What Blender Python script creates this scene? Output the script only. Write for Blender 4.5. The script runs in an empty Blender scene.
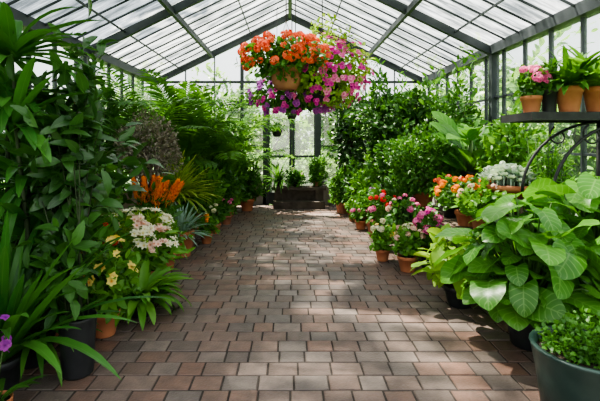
import bpy, math, random
import numpy as np
from mathutils import Vector
rng = np.random.default_rng(11); random.seed(11)
SC = bpy.context.scene; C = SC.collection
PI = math.pi
Z3 = np.array([0., 0., 1.])

# ------------------------------------------------------------------ mesh helpers
def norm(a):
    a = np.asarray(a, float)
    return a / np.maximum(np.linalg.norm(a, axis=-1, keepdims=True), 1e-9)

class MB:
    def __init__(s): s.V = []; s.F = []; s.T = []; s.n = 0
    def add(s, V, F, T=None):
        V = np.asarray(V, float).reshape(-1, 3)
        if T is None: T = np.tile(np.array([[.5, .5, .5, 1.]]), (len(V), 1))
        s.V.append(V); s.T.append(T)
        for f in (F if isinstance(F, list) else [F]):
            s.F.append(np.asarray(f, int) + s.n)
        s.n += len(V)
    def mesh(s, name, mat, smooth=True):
        me = bpy.data.meshes.new(name)
        V = np.concatenate(s.V); T = np.concatenate(s.T)
        me.vertices.add(len(V)); me.vertices.foreach_set('co', V.astype(np.float32).ravel())
        idx = np.concatenate([f.ravel() for f in s.F])
        tot = np.concatenate([np.full(len(f), f.shape[1]) for f in s.F])
        st = np.concatenate([[0], np.cumsum(tot)[:-1]])
        me.loops.add(len(idx)); me.loops.foreach_set('vertex_index', idx.astype(np.int32))
        me.polygons.add(len(tot)); me.polygons.foreach_set('loop_start', st.astype(np.int32))
        me.polygons.foreach_set('use_smooth', np.full(len(tot), smooth))
        a = me.attributes.new('tint', 'FLOAT_COLOR', 'POINT')
        a.data.foreach_set('color', T.astype(np.float32).ravel())
        me.update(calc_edges=True); me.validate()
        if mat: me.materials.append(mat)
        return me

def link(name, me, parent=None, loc=(0, 0, 0), **kw):
    o = bpy.data.objects.new(name, me); C.objects.link(o)
    if parent is not None: o.parent = parent
    o.location = loc
    for k, v in kw.items(): o[k] = v
    return o
def part(name, mb, mat, parent, smooth=True, **kw):
    return link(name, mb.mesh(name, mat, smooth), parent, **kw)
def thing(name, label, cat, x, y, z=0, group=None):
    o = link(name, None, None, (x, y, z)); o.empty_display_size = .1
    o['label'] = label; o['category'] = cat
    if group: o['group'] = group
    return o

def prof(t, w): return (np.array(t, float), np.array(w, float))
OVATE = prof([0, .18, .45, .75, .92, 1], [.08, .72, 1, .68, .28, .03])
LANCE = prof([0, .3, .65, 1], [.15, .95, .8, .03])
SMALL = prof([0, .5, 1], [.12, 1, .05])
STRAP = prof([0, .12, .25, .4, .55, .7, .82, .93, 1], [.55, .8, .95, 1, .98, .88, .68, .35, .04])
HEART = prof([0, .1, .25, .42, .6, .76, .89, .96, 1], [.74, .92, 1, .99, .9, .70, .42, .2, .02])
PADDLE = prof([0, .1, .25, .45, .65, .82, .94, 1], [.1, .5, .86, 1, .95, .7, .34, .03])
PETAL = prof([0, .35, .75, 1], [.22, .8, 1, .45])
LPETAL = prof([0, .35, .7, 1], [.25, .9, .8, .08])

def leaves(mb, P, D, N, L, W, droop=.6, pf=OVATE, fold=.25, curl=0., lobe=0., wave=0., ncol=3, tint=None):
    P = np.asarray(P, float); n = len(P)
    if n == 0: return
    D = norm(D); S = norm(np.cross(D, N)); N = np.cross(S, D)
    L = np.broadcast_to(np.asarray(L, float), (n,)); W = np.broadcast_to(np.asarray(W, float), (n,))
    a = np.broadcast_to(np.asarray(droop, float), (n,)).copy(); a[np.abs(a) < 1e-3] = 1e-3
    t, w = pf; K = len(t); u = np.linspace(-1, 1, ncol); U = len(u)
    tt = t[:, None] - lobe * np.abs(u)[None] * (1 - t[:, None]) ** 2
    at = a[:, None, None] * tt[None]
    fx = np.sin(at) / a[:, None, None]; fz = (1 - np.cos(at)) / a[:, None, None]
    e = (slice(None), None, None)
    c = P[e] + L[:, None, None, None] * (D[e] * fx[..., None] - N[e] * fz[..., None])
    nt = N[e] * np.cos(at)[..., None] + D[e] * np.sin(at)[..., None]
    hw = .5 * W[:, None] * w[None]
    off = fold * np.abs(u) - curl * u ** 2
    off = np.broadcast_to(off[None, None, :], (n, K, U)).copy()
    if wave:
        ph = rng.uniform(0, 6.3, n)
        off += wave * np.sin(t[None, :, None] * 13 + ph[:, None, None] + u[None, None, :] * 1.5) * np.abs(u)[None, None, :]
    V = c + S[e] * (hw[:, :, None] * u[None, None])[..., None] + nt * (hw[:, :, None] * off)[..., None]
    r = rng.random(n) if tint is None else np.broadcast_to(tint, (n,))
    T = np.ones((n, K, U, 4)); T[..., 0] = r[:, None, None]; T[..., 1] = t[None, :, None]; T[..., 2] = np.abs(u)[None, None]
    q = []
    for k in range(K - 1):
        for j in range(U - 1):
            q.append([k * U + j, k * U + j + 1, (k + 1) * U + j + 1, (k + 1) * U + j])
    F = (np.arange(n) * K * U)[:, None, None] + np.array(q)[None]
    mb.add(V.reshape(-1, 3), F.reshape(-1, 4), T.reshape(-1, 4))

def tube(mb, pts, rad, sides=6):
    pts = np.asarray(pts, float); K = len(pts); rad = np.broadcast_to(rad, (K,))
    tan = norm(np.gradient(pts, axis=0))
    ref = np.array([0., 0., 1.]) if abs(tan[0][2]) < .9 else np.array([1., 0., 0.])
    A = norm(np.cross(tan, ref)); B = np.cross(tan, A)
    th = np.arange(sides) / sides * 2 * PI
    V = pts[:, None] + rad[:, None, None] * (A[:, None] * np.cos(th)[None, :, None] + B[:, None] * np.sin(th)[None, :, None])
    F = [[k * sides + j, k * sides + (j + 1) % sides, (k + 1) * sides + (j + 1) % sides, (k + 1) * sides + j] for k in range(K - 1) for j in range(sides)]
    mb.add(V.reshape(-1, 3), [np.array(F), np.array([list(range(sides))[::-1]]), np.array([[(K - 1) * sides + j for j in range(sides)]])])

def lathe(mb, profile, seg=28):
    p = np.array(profile, float); K = len(p); th = np.arange(seg) / seg * 2 * PI
    V = np.stack([p[:, 0:1] * np.cos(th), p[:, 0:1] * np.sin(th), np.repeat(p[:, 1:2], seg, 1)], -1)
    F = [[k * seg + j, k * seg + (j + 1) % seg, (k + 1) * seg + (j + 1) % seg, (k + 1) * seg + j] for k in range(K - 1) for j in range(seg)]
    mb.add(V.reshape(-1, 3), np.array(F))

def box(mb, x0, x1, y0, y1, z0, z1):
    V = [(x, y, z) for z in (z0, z1) for y in (y0, y1) for x in (x0, x1)]
    mb.add(V, np.array([[0, 2, 3, 1], [4, 5, 7, 6], [0, 1, 5, 4], [2, 6, 7, 3], [0, 4, 6, 2], [1, 3, 7, 5]]))

def beam(mb, a, b, w, h):
    a = np.array(a, float); b = np.array(b, float); d = norm(b - a)
    ref = Z3 if abs(d[2]) < .95 else np.array([0., 1., 0.])
    s = norm(np.cross(d, ref)); n = np.cross(s, d)
    V = []
    for p in (a, b):
        for i, j in ((-1, -1), (1, -1), (1, 1), (-1, 1)): V.append(p + s * i * w / 2 + n * j * h / 2)
    mb.add(V, np.array([[0, 1, 2, 3], [7, 6, 5, 4], [0, 4, 5, 1], [1, 5, 6, 2], [2, 6, 7, 3], [3, 7, 4, 0]]))

def rand_dir(n): return norm(rng.normal(size=(n, 3)))

# ------------------------------------------------------------------ materials
def new_mat(name):
    m = bpy.data.materials.new(name); m.use_nodes = True
    nt = m.node_tree; nt.nodes.clear()
    out = nt.nodes.new('ShaderNodeOutputMaterial')
    return m, nt, nt.nodes, nt.links, out
def rgba(c): return (c[0], c[1], c[2], 1)
def mixc(nt, fac, a, b):
    m = nt.nodes.new('ShaderNodeMix'); m.data_type = 'RGBA'
    for i, v in ((0, fac), (6, a), (7, b)):
        if hasattr(v, 'links') or hasattr(v, 'is_linked'): nt.links.new(v, m.inputs[i])
        else: m.inputs[i].default_value = v if i == 0 else rgba(v)
    return m.outputs[2]
def math_n(nt, op, a, b=None, clamp=False):
    m = nt.nodes.new('ShaderNodeMath'); m.operation = op; m.use_clamp = clamp
    for i, v in ((0, a), (1, b)):
        if v is None: continue
        if hasattr(v, 'is_linked'): nt.links.new(v, m.inputs[i])
        else: m.inputs[i].default_value = v
    return m.outputs[0]

def leafmat(name, c0, c1, vein=None, sidevein=False, edge=None, trans=.3, rough=.42, spec=.35):
    m, nt, N, Lk, out = new_mat(name)
    at = N.new('ShaderNodeAttribute'); at.attribute_name = 'tint'
    sp = N.new('ShaderNodeSeparateColor'); Lk.new(at.outputs['Color'], sp.inputs[0])
    r, g, b = sp.outputs[0], sp.outputs[1], sp.outputs[2]
    nz = N.new('ShaderNodeTexNoise'); nz.inputs['Scale'].default_value = 9
    tc = N.new('ShaderNodeTexCoord'); Lk.new(tc.outputs['Object'], nz.inputs['Vector'])
    f = math_n(nt, 'ADD', math_n(nt, 'MULTIPLY', r, .75), math_n(nt, 'MULTIPLY', nz.outputs[0], .3), True)
    col = mixc(nt, f, c0, c1)
    if edge is not None:
        col = mixc(nt, math_n(nt, 'MULTIPLY', math_n(nt, 'POWER', b, 2.5), .8), col, edge)
    if vein is not None:
        vm = math_n(nt, 'SUBTRACT', 1., math_n(nt, 'MULTIPLY', b, 12.), True)
        if sidevein:
            fr = math_n(nt, 'FRACT', math_n(nt, 'MULTIPLY', math_n(nt, 'SUBTRACT', math_n(nt, 'ADD', g, 1.), math_n(nt, 'MULTIPLY', b, .3)), 6.))
            d = math_n(nt, 'ABSOLUTE', math_n(nt, 'SUBTRACT', fr, .5))
            sv = math_n(nt, 'SUBTRACT', 1., math_n(nt, 'MULTIPLY', d, 7.), True)
            vm = math_n(nt, 'MAXIMUM', vm, sv)
        col = mixc(nt, math_n(nt, 'MULTIPLY', vm, .6), col, vein)
    p = N.new('ShaderNodeBsdfPrincipled'); Lk.new(col, p.inputs['Base Color'])
    p.inputs['Roughness'].default_value = rough; p.inputs['Specular IOR Level'].default_value = spec
    tr = N.new('ShaderNodeBsdfTranslucent')
    tcol = mixc(nt, .5, col, (min(1, c1[0] * 1.6), min(1, c1[1] * 1.5), c1[2] * .6)); Lk.new(tcol, tr.inputs[0])
    mx = N.new('ShaderNodeMixShader'); mx.inputs[0].default_value = trans
    Lk.new(p.outputs[0], mx.inputs[1]); Lk.new(tr.outputs[0], mx.inputs[2]); Lk.new(mx.outputs[0], out.inputs[0])
    return m
def petalmat(name, cen, c0, c1, trans=.3):
    m, nt, N, Lk, out = new_mat(name)
    at = N.new('ShaderNodeAttribute'); at.attribute_name = 'tint'
    sp = N.new('ShaderNodeSeparateColor'); Lk.new(at.outputs['Color'], sp.inputs[0])
    col = mixc(nt, sp.outputs[0], c0, c1)
    k = math_n(nt, 'SUBTRACT', 1., math_n(nt, 'MULTIPLY', sp.outputs[1], 2.2), True)
    col = mixc(nt, k, col, cen)
    p = N.new('ShaderNodeBsdfPrincipled'); Lk.new(col, p.inputs['Base Color']); p.inputs['Roughness'].default_value = .6
    p.inputs['Specular IOR Level'].default_value = .2
    tr = N.new('ShaderNodeBsdfTranslucent'); Lk.new(col, tr.inputs[0])
    mx = N.new('ShaderNodeMixShader'); mx.inputs[0].default_value = trans
    Lk.new(p.outputs[0], mx.inputs[1]); Lk.new(tr.outputs[0], mx.inputs[2]); Lk.new(mx.outputs[0], out.inputs[0])
    return m
def surf(name, c0, c1, scale=6, rough=.7, bump=.2, metallic=0, attr=False, c2=None, spec=.4):
    m, nt, N, Lk, out = new_mat(name)
    tc = N.new('ShaderNodeTexCoord')
    nz = N.new('ShaderNodeTexNoise'); nz.inputs['Scale'].default_value = scale; nz.inputs['Detail'].default_value = 8
    Lk.new(tc.outputs['Object'], nz.inputs['Vector'])
    ct = math_n(nt, 'ADD', math_n(nt, 'MULTIPLY', math_n(nt, 'SUBTRACT', nz.outputs[0], .5), 2.2), .5, True)
    if attr:
        at = N.new('ShaderNodeAttribute'); at.attribute_name = 'tint'
        sp = N.new('ShaderNodeSeparateColor'); Lk.new(at.outputs['Color'], sp.inputs[0])
        base = mixc(nt, sp.outputs[0], c0, c1); base = mixc(nt, sp.outputs[1], base, c2)
        n2 = N.new('ShaderNodeTexNoise'); n2.inputs['Scale'].default_value = 1.1; Lk.new(tc.outputs['Object'], n2.inputs['Vector'])
        dark = mixc(nt, math_n(nt, 'MULTIPLY', ct, .6), base, tuple(x * .4 for x in c0))
        col = mixc(nt, math_n(nt, 'MULTIPLY', n2.outputs[0], .4), dark, tuple(x * .7 for x in c0))
    else: col = mixc(nt, ct, c0, c1)
    p = N.new('ShaderNodeBsdfPrincipled'); Lk.new(col, p.inputs['Base Color'])
    p.inputs['Roughness'].default_value = rough; p.inputs['Metallic'].default_value = metallic; p.inputs['Specular IOR Level'].default_value = spec
    if bump:
        nb = N.new('ShaderNodeTexNoise'); nb.inputs['Scale'].default_value = scale * 6; nb.inputs['Detail'].default_value = 6
        Lk.new(tc.outputs['Object'], nb.inputs['Vector'])
        bp = N.new('ShaderNodeBump'); bp.inputs['Strength'].default_value = bump; bp.inputs['Distance'].default_value = .01
        Lk.new(nb.outputs[0], bp.inputs['Height']); Lk.new(bp.outputs[0], p.inputs['Normal'])
    Lk.new(p.outputs[0], out.inputs[0])
    return m
def glass(name, tint, haze0, haze1, sx, sy, sz, dif=(.92, .95, .95), dirt=None):
    m, nt, N, Lk, out = new_mat(name)
    tc = N.new('ShaderNodeTexCoord'); mp = N.new('ShaderNodeMapping'); mp.inputs['Scale'].default_value = (sx, sy, sz)
    Lk.new(tc.outputs['Object'], mp.inputs[0])
    nz = N.new('ShaderNodeTexNoise'); nz.inputs['Scale'].default_value = 1; nz.inputs['Detail'].default_value = 4; Lk.new(mp.outputs[0], nz.inputs['Vector'])
    c = math_n(nt, 'ADD', math_n(nt, 'MULTIPLY', math_n(nt, 'SUBTRACT', nz.outputs[0], .5), 2.8), .5, True)
    f = math_n(nt, 'ADD', math_n(nt, 'MULTIPLY', c, haze1 - haze0), haze0)
    t = N.new('ShaderNodeBsdfTransparent'); t.inputs[0].default_value = rgba(tint)
    d = N.new('ShaderNodeBsdfTranslucent'); d.inputs[0].default_value = rgba(dif)
    if dirt:
        m3 = N.new('ShaderNodeMapping'); m3.inputs['Scale'].default_value = (.9, 5.0, .9); m3.inputs['Location'].default_value = (3, 7, 1)
        Lk.new(tc.outputs['Object'], m3.inputs[0])
        n3 = N.new('ShaderNodeTexNoise'); n3.inputs['Scale'].default_value = 1.6; n3.inputs['Detail'].default_value = 8; n3.inputs['Roughness'].default_value = .65; Lk.new(m3.outputs[0], n3.inputs['Vector'])
        k = math_n(nt, 'ADD', math_n(nt, 'MULTIPLY', math_n(nt, 'SUBTRACT', n3.outputs[0], .5), 3.8), .62, True)
        Lk.new(mixc(nt, k, tint, dirt), t.inputs[0]); Lk.new(mixc(nt, k, dif, tuple(x * .8 for x in dirt)), d.inputs[0])
    gl = N.new('ShaderNodeBsdfGlossy'); gl.inputs['Roughness'].default_value = .1
    m1 = N.new('ShaderNodeMixShader'); Lk.new(f, m1.inputs[0]); Lk.new(t.outputs[0], m1.inputs[1]); Lk.new(d.outputs[0], m1.inputs[2])
    m2 = N.new('ShaderNodeMixShader'); m2.inputs[0].default_value = .04; Lk.new(m1.outputs[0], m2.inputs[1]); Lk.new(gl.outputs[0], m2.inputs[2])
    Lk.new(m2.outputs[0], out.inputs[0])
    return m

G = dict(
    dark=leafmat('dark_leaf', (.012, .045, .012), (.055, .15, .030), vein=(.1, .21, .06), trans=.25, rough=.32, spec=.5),
    deep=leafmat('deep_leaf', (.020, .072, .013), (.065, .185, .028), vein=(.1, .22, .05), trans=.28),
    mid=leafmat('mid_leaf', (.028, .105, .014), (.10, .26, .036), trans=.3),
    bright=leafmat('bright_leaf', (.05, .18, .018), (.17, .38, .052), trans=.35),
    lime=leafmat('lime_leaf', (.12, .29, .025), (.34, .51, .07), trans=.38),
    blue=leafmat('blue_leaf', (.12, .24, .17), (.36, .50, .42), trans=.2),
    pale=leafmat('pale_succulent_leaf', (.24, .38, .29), (.58, .70, .60), trans=.2),
    grey=leafmat('grey_leaf', (.12, .10, .08), (.31, .28, .22), trans=.2),
    yellow=leafmat('yellow_striped_leaf', (.10, .24, .03), (.24, .40, .05), edge=(.75, .72, .2), trans=.35),
    strap=leafmat('strap_leaf', (.022, .10, .018), (.085, .25, .04), vein=(.14, .30, .08), trans=.27, rough=.35),
    big=leafmat('big_veined_leaf', (.028, .135, .013), (.12, .33, .034), vein=(.24, .44, .11), sidevein=True, trans=.3, rough=.34, spec=.5),
    paddle=leafmat('paddle_leaf', (.04, .17, .018), (.13, .34, .04), vein=(.22, .45, .12), sidevein=True, trans=.36, rough=.4),
    tree=leafmat('garden_tree_leaf', (.06, .15, .03), (.18, .33, .08), trans=.4),
)
PM = dict(
    orange=petalmat('orange_petal', (.75, .06, .03), (.90, .11, .05), (1., .30, .16)),
    red=petalmat('red_petal', (.4, .01, .01), (.65, .015, .02), (.85, .06, .05)),
    pink=petalmat('pink_petal', (.5, .02, .2), (.80, .10, .36), (.9, .3, .52)),
    magenta=petalmat('magenta_petal', (.35, .01, .2), (.62, .02, .33), (.85, .1, .45)),
    purple=petalmat('purple_petal', (.16, .01, .2), (.30, .03, .36), (.5, .10, .5)),
    cream=petalmat('cream_petal', (.7, .55, .12), (.78, .74, .45), (.88, .86, .68)),
    blush=petalmat('blush_petal', (.7, .25, .1), (.85, .5, .42), (.9, .7, .58)),
    yellow=petalmat('yellow_petal', (.8, .3, .02), (.9, .6, .06), (.95, .78, .25)),
    plume=petalmat('plume_petal', (.8, .15, .01), (.95, .24, .012), (1., .40, .03)),
    white=petalmat('pale_green_petal', (.5, .6, .35), (.72, .80, .66), (.86, .9, .82)),
)
TERRA = surf('terracotta', (.36, .12, .055), (.52, .21, .10), 5, .8, .25)
TERRAD = surf('weathered_terracotta', (.24, .09, .055), (.40, .18, .10), 5, .85, .3)
BLACKP = surf('black_plastic', (.012, .013, .014), (.03, .032, .034), 8, .45, .05)
GREENP = surf('dark_green_glaze', (.012, .03, .026), (.03, .055, .048), 6, .35, .08)
SOIL = surf('potting_soil', (.02, .014, .01), (.07, .05, .035), 30, .95, .9)
BED = surf('bed_earth', (.03, .022, .016), (.10, .075, .055), 9, .95, .9)
STEM = surf('green_stem', (.05, .11, .03), (.10, .18, .05), 10, .6, .1)
DSTEM = surf('dark_green_stem', (.02, .035, .014), (.045, .065, .025), 10, .7, .1)
BARK = surf('bark', (.06, .045, .033), (.14, .11, .085), 14, .9, .6)
METAL = surf('dark_grey_painted_steel', (.02, .027, .03), (.042, .05, .056), 8, .5, .05)
IRON = surf('black_iron', (.01, .01, .011), (.028, .028, .03), 12, .5, .1)
WOOD = surf('weathered_wood', (.08, .055, .04), (.17, .125, .09), 7, .8, .3)
STONE = surf('dark_stone', (.04, .03, .024), (.10, .078, .062), 8, .85, .4)
BASE = surf('base_wall_block', (.16, .15, .14), (.26, .24, .22), 5, .9, .3)
PAVER = surf('brick_paver', (.13, .103, .092), (.265, .205, .175), 9, .48, .6, attr=True, c2=(.25, .125, .085))
MORTAR = surf('joint_sand', (.028, .022, .019), (.06, .048, .041), 20, .95, .3)
LAWN = surf('lawn', (.06, .13, .03), (.13, .22, .06), 3, .95, .5)
ROOFG = glass('roof_glass', (.80, .84, .85), .10, .40, 1.2, 6.0, 1.2, dif=(.78, .81, .81), dirt=(.17, .19, .195))
WALLG = glass('wall_glass', (.95, .98, .96), .02, .06, 1, 1, 1)

# ------------------------------------------------------------------ the greenhouse
HX, EZ, RZ, YB, YF = 3.5, 3.15, 4.86, 11.2, -1.0
def roofz(x): return RZ - (RZ - EZ) * abs(x) / HX
def S(o): o['kind'] = 'structure'; return o
# floor: bevelled brick pavers laid in courses across the path, staggered joints
mb = MB(); w, l = .208, .172
V = []; T = []
row = 0
y = .6
while y < 10.95:
    hl = l * rng.uniform(.93, 1.07); off = (.5 * w if row % 2 else 0) + rng.uniform(-.045, .045)
    x = -2.02 + off - w
    while x < 2.0:
        ww = w * rng.uniform(.82, 1.18); x0, x1 = max(x + .0025, -2.02), min(x + ww - .0025, 2.02); x += ww
        if x1 - x0 < .03: continue
        y0, y1 = y + .0025 + rng.uniform(-.002, .002), y + hl - .0025 + rng.uniform(-.002, .002)
        dz = rng.uniform(-.004, .001) + rng.uniform(-.002, .001, 4); b = .007
        V += [(x0, y0, -.014), (x1, y0, -.014), (x1, y1, -.014), (x0, y1, -.014),
              (x0 + b, y0 + b, dz[0]), (x1 - b, y0 + b, dz[1]), (x1 - b, y1 - b, dz[2]), (x0 + b, y1 - b, dz[3])]
        T += [(rng.random(), rng.random() ** 1.8 * .9, .5, 1)] * 8
    y += hl; row += 1
nb = len(V) // 8
fb = np.array([[4, 5, 6, 7], [0, 1, 5, 4], [1, 2, 6, 5], [2, 3, 7, 6], [3, 0, 4, 7]])
mb.add(np.array(V), ((np.arange(nb) * 8)[:, None, None] + fb[None]).reshape(-1, 4), np.array(T))
fl = S(part('floor', mb, PAVER, None, False))
mb = MB(); box(mb, -2.03, 2.03, .4, 11.1, -.06, -.007); S(part('floor_joints', mb, MORTAR, fl, False))
for s, nm in ((-1, 'left'), (1, 'right')):
    mb = MB(); xs = np.linspace(2.0, 3.45, 12) * s; ys = np.linspace(-.9, 11.1, 60)
    X, Y = np.meshgrid(xs, ys); Zz = -.004 + .0 * X + rng.uniform(-.006, .0, X.shape)
    idx = np.arange(X.size).reshape(X.shape)
    q = np.stack([idx[:-1, :-1], idx[:-1, 1:], idx[1:, 1:], idx[1:, :-1]], -1).reshape(-1, 4)
    mb.add(np.stack([X, Y, Zz], -1).reshape(-1, 3), q if s > 0 else q[:, ::-1]); S(part('floor_bed_' + nm, mb, BED, None))
mb = MB(); box(mb, -60, 60, -30, 70, -.3, -.07); S(part('ground', mb, LAWN, None, False))

# side walls
for s, nm in ((-1, 'left'), (1, 'right')):
    mb = MB(); box(mb, s * HX - .08, s * HX + .08, YF, YB + .08, -.07, .55); wl = S(part('wall_' + nm, mb, BASE, None, False))
    mb = MB(); box(mb, s * HX - .11, s * HX + .11, YF, YB, .55, .60); S(part('sill', mb, METAL, wl, False))
    mb = MB(); box(mb, s * HX - .004, s * HX + .004, YF, YB, .60, EZ); S(part('glass', mb, WALLG, wl, False))
    for y in (1.0, 4.2, 7.4):
        mb = MB(); box(mb, s * HX - .08, s * HX + .05, y - .06, y + .06, .60, EZ); S(part('post', mb, METAL, wl, False))
    y = YF + .4
    while y < YB - .1:
        if min(abs(y - q) for q in (1.0, 4.2, 7.4)) > .2:
            mb = MB(); box(mb, s * HX - .03, s * HX + .03, y - .016, y + .016, .60, EZ); S(part('mullion', mb, METAL, wl, False))
        y += .64
    for z in (1.45, 2.35):
        mb = MB(); box(mb, s * HX - .026, s * HX + .026, YF, YB, z - .016, z + .016); S(part('transom', mb, METAL, wl, False))
    mb = MB(); box(mb, s * HX - .10, s * HX + .10, YF, YB + .1, EZ - .06, EZ + .10); S(part('eave_beam', mb, METAL, wl, False))

# ceiling
mb = MB(); e = .06
mb.add([(-HX, YF, EZ + e), (-HX, YB, EZ + e), (0, YB, RZ + e), (0, YF, RZ + e), (HX, YF, EZ + e), (HX, YB, EZ + e)], np.array([[0, 3, 2, 1], [3, 4, 5, 2]]))
ce = S(part('ceiling', mb, ROOFG, None, False))
mb = MB(); box(mb, -.045, .045, YF, YB, RZ - .10, RZ + .05); S(part('ridge_beam', mb, METAL, ce, False))
for s in (-1, 1):
    for x, hh in ((2.0, .11), (1.0, .03), (2.8, .03)):
        mb = MB(); z = roofz(x) - hh / 2 - .01
        box(mb, s * x - hh * .3, s * x + hh * .3, YF, YB, z - hh / 2, z + hh / 2); S(part('purlin', mb, METAL, ce, False))
    for y in (1.0, 4.2, 7.4, 11.16):
        mb = MB(); beam(mb, (s * HX, y, EZ - .03), (0, y, RZ - .04), .09, .13); S(part('rafter', mb, METAL, ce, False))
    mb = MB(); beam(mb, (s * HX, 0, EZ + .03), (0, 0, RZ + .03), .016, .03); barm = mb.mesh('glazing_bar', METAL, False)
    y = YF + .3
    while y < YB - .1:
        if min(abs(y - q) for q in (1.0, 4.2, 7.4)) > .15: S(link('glazing_bar', barm, ce, (0, y, 0)))
        y += .42
for y in (7.4,):
    mb = MB(); beam(mb, (-1.0, y, roofz(1) - .06), (1.0, y, roofz(1) - .06), .025, .035); S(part('collar_tie', mb, METAL, ce, False))

# back wall with gable and glazed double door
mb = MB(); box(mb, -HX, -.62, YB - .08, YB + .08, -.07, .55); box(mb, .72, HX, YB - .08, YB + .08, -.07, .55); wb = S(part('wall_back', mb, BASE, None, False))
mb = MB()
mb.add([(-HX, YB, .55), (-.62, YB, .55), (-.62, YB, 2.6), (-HX, YB, 2.6), (.72, YB, .55), (HX, YB, .55), (HX, YB, 2.6), (.72, YB, 2.6), (HX, YB, EZ), (0, YB, RZ), (-HX, YB, EZ)],
       [np.array([[0, 1, 2, 3], [4, 5, 6, 7]]), np.array([[3, 6, 8, 9, 10]])])
S(part('glass', mb, WALLG, wb, False))
for x in (-2.7, -1.95, 1.95, 2.7):
    mb = MB(); box(mb, x - .012, x + .012, YB - .03, YB + .03, .55, roofz(x) - .05); S(part('mullion', mb, METAL, wb, False))
for x in (0.05,):
    mb = MB(); box(mb, x - .012, x + .012, YB - .03, YB + .03, 2.66, roofz(x) - .05); S(part('mullion', mb, METAL, wb, False))
for x in (-1.24, 1.3):
    mb = MB(); box(mb, x - .045, x + .045, YB - .05, YB + .05, .55, roofz(x) - .05); S(part('post', mb, METAL, wb, False))
for x in (-.62, .72):
    mb = MB(); box(mb, x - .075, x + .075, YB - .08, YB + .08, -.05, 2.66); S(part('post', mb, METAL, wb, False))
for z, h in ((2.6, .12), (EZ, .06), (1.5, .03), (.57, .04)):
    for a, b in (((-HX, -.62), (.72, HX)) if z < 2 else ((-HX, HX),)):
        mb = MB(); box(mb, a, b, YB - .035, YB + .035, z - h / 2, z + h / 2); S(part('transom', mb, METAL, wb, False))
dn = 1
for a, b, hx in ((-.58, .045, -.02), (.055, .68, .12)):
    mb = MB(); fw = .06
    for x0, x1, z0, z1 in ((a, a + fw, .0, 2.55), (b - fw, b, 0, 2.55), (a + fw, b - fw, 2.47, 2.55), (a + fw, b - fw, 0, .3), (a + fw, b - fw, 1.2, 1.26)):
        box(mb, x0, x1, YB - .025, YB + .025, z0, z1)
    d = S(part('door_%d' % dn, mb, METAL, None, False)); dn += 1
    mb = MB(); box(mb, a + fw, b - fw, YB - .003, YB + .003, .3, 2.47); S(part('pane', mb, WALLG, d, False))
    mb = MB(); tube(mb, [(hx, YB - .03, 1.0), (hx, YB - .08, 1.0), (hx, YB - .08, 1.18), (hx, YB - .03, 1.18)], .009); S(part('door_handle', mb, IRON, d))

# ------------------------------------------------------------------ plant builders
def pot(t, r, h, mat=TERRA, z=0, taper=.70, rim=True, lab=None):
    mb = MB()
    if rim:
        pr = [(.001, z), (r * taper * .96, z), (r * taper, z + .01), (r * .93, z + h * .76), (r * 1.0, z + h * .77), (r * 1.02, z + h * .985), (r * .99, z + h), (r * .91, z + h), (r * .88, z + h * .82), (.001, z + h * .81)]
    else:
        pr = [(.001, z), (r * taper * .95, z), (r * taper, z + .012), (r * .9, z + h * .6), (r * .985, z + h * .95), (r * 1.01, z + h * .985), (r * .98, z + h), (r * .92, z + h), (r * .88, z + h * .84), (.001, z + h * .83)]
    lathe(mb, pr); p = part('pot', mb, mat, t)
    if lab: p['label'] = lab
    mb = MB(); lathe(mb, [(.001, z + h * .9), (r * .5, z + h * .895), (r * .9, z + h * .87)], 18); part('soil', mb, SOIL, p)
    return z + h * .87

def foliage(t, c, R, n, L, W, mat, pf=OVATE, shell=.5, up=.4, droop=.8, zmin=None, lump=.18, name='foliage', fold=.25, jit=.55):
    c = np.array(c, float); R = np.array(R, float)
    u = rand_dir(n); r = rng.uniform(shell ** 3, 1, n) ** (1 / 3)
    for k in range(4):
        q = rand_dir(1)[0]; r = r * (1 + lump * np.sin(3.2 * (u @ q) * 2 + k * 1.7))
    p = c + u * (r[:, None] * R)
    if zmin is not None: p[:, 2] = np.maximum(p[:, 2], zmin + rng.uniform(0, .05, n))
    D = norm(u + up * Z3 + jit * rng.normal(size=(n, 3)))
    Nn = norm(Z3 * .8 + u * .7 + .45 * rng.normal(size=(n, 3)))
    LL = L * rng.uniform(.65, 1.2, n)
    mb = MB(); leaves(mb, p - D * LL[:, None] * .4, D, Nn, LL, W / L * LL, rng.uniform(.2, 1.3, n) * droop, pf, fold)
    return part(name, mb, mat, t)

def stems(t, z0, c, R, n, r0, mat=STEM, spread=.04, name='stems'):
    mb = MB(); c = np.array(c, float); R = np.array(R, float)
    for k in range(n):
        u = rand_dir(1)[0]; u[2] = abs(u[2]) * .9 - .1
        e = c + u * R * .85; b = np.array([rng.normal() * spread, rng.normal() * spread, z0 - .01])
        m1 = b * .6 + e * .4; m1[:2] = b[:2] * .8 + e[:2] * .2
        m2 = b * .25 + e * .75; m2[:2] = b[:2] * .4 + e[:2] * .6
        tube(mb, [b, m1, m2, e], np.array([1, .8, .6, .3]) * r0, 5)
    return part(name, mb, mat, t)

def trunk(t, z0, z1, r, mat=BARK, bend=.06, name='trunk', x=0, y=0):
    mb = MB(); k = 6; pts = []
    for i in range(k + 1):
        f = i / k; pts.append((x + bend * math.sin(f * 3 + x * 7), y + bend * math.cos(f * 2.5) - bend, z0 + (z1 - z0) * f))
    tube(mb, pts, np.linspace(r, r * .55, k + 1), 8); part(name, mb, mat, t)
    return np.array(pts[-1])

def shrub(t, z0, c, R, n, L, W, mat, pf=OVATE, ns=12, r0=.006, sm=STEM, zmin=None, **k):
    foliage(t, c, R, n, L, W, mat, pf, zmin=z0 + .01 if zmin is None else zmin, **k); stems(t, z0, c, R, ns, r0, sm)

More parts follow.
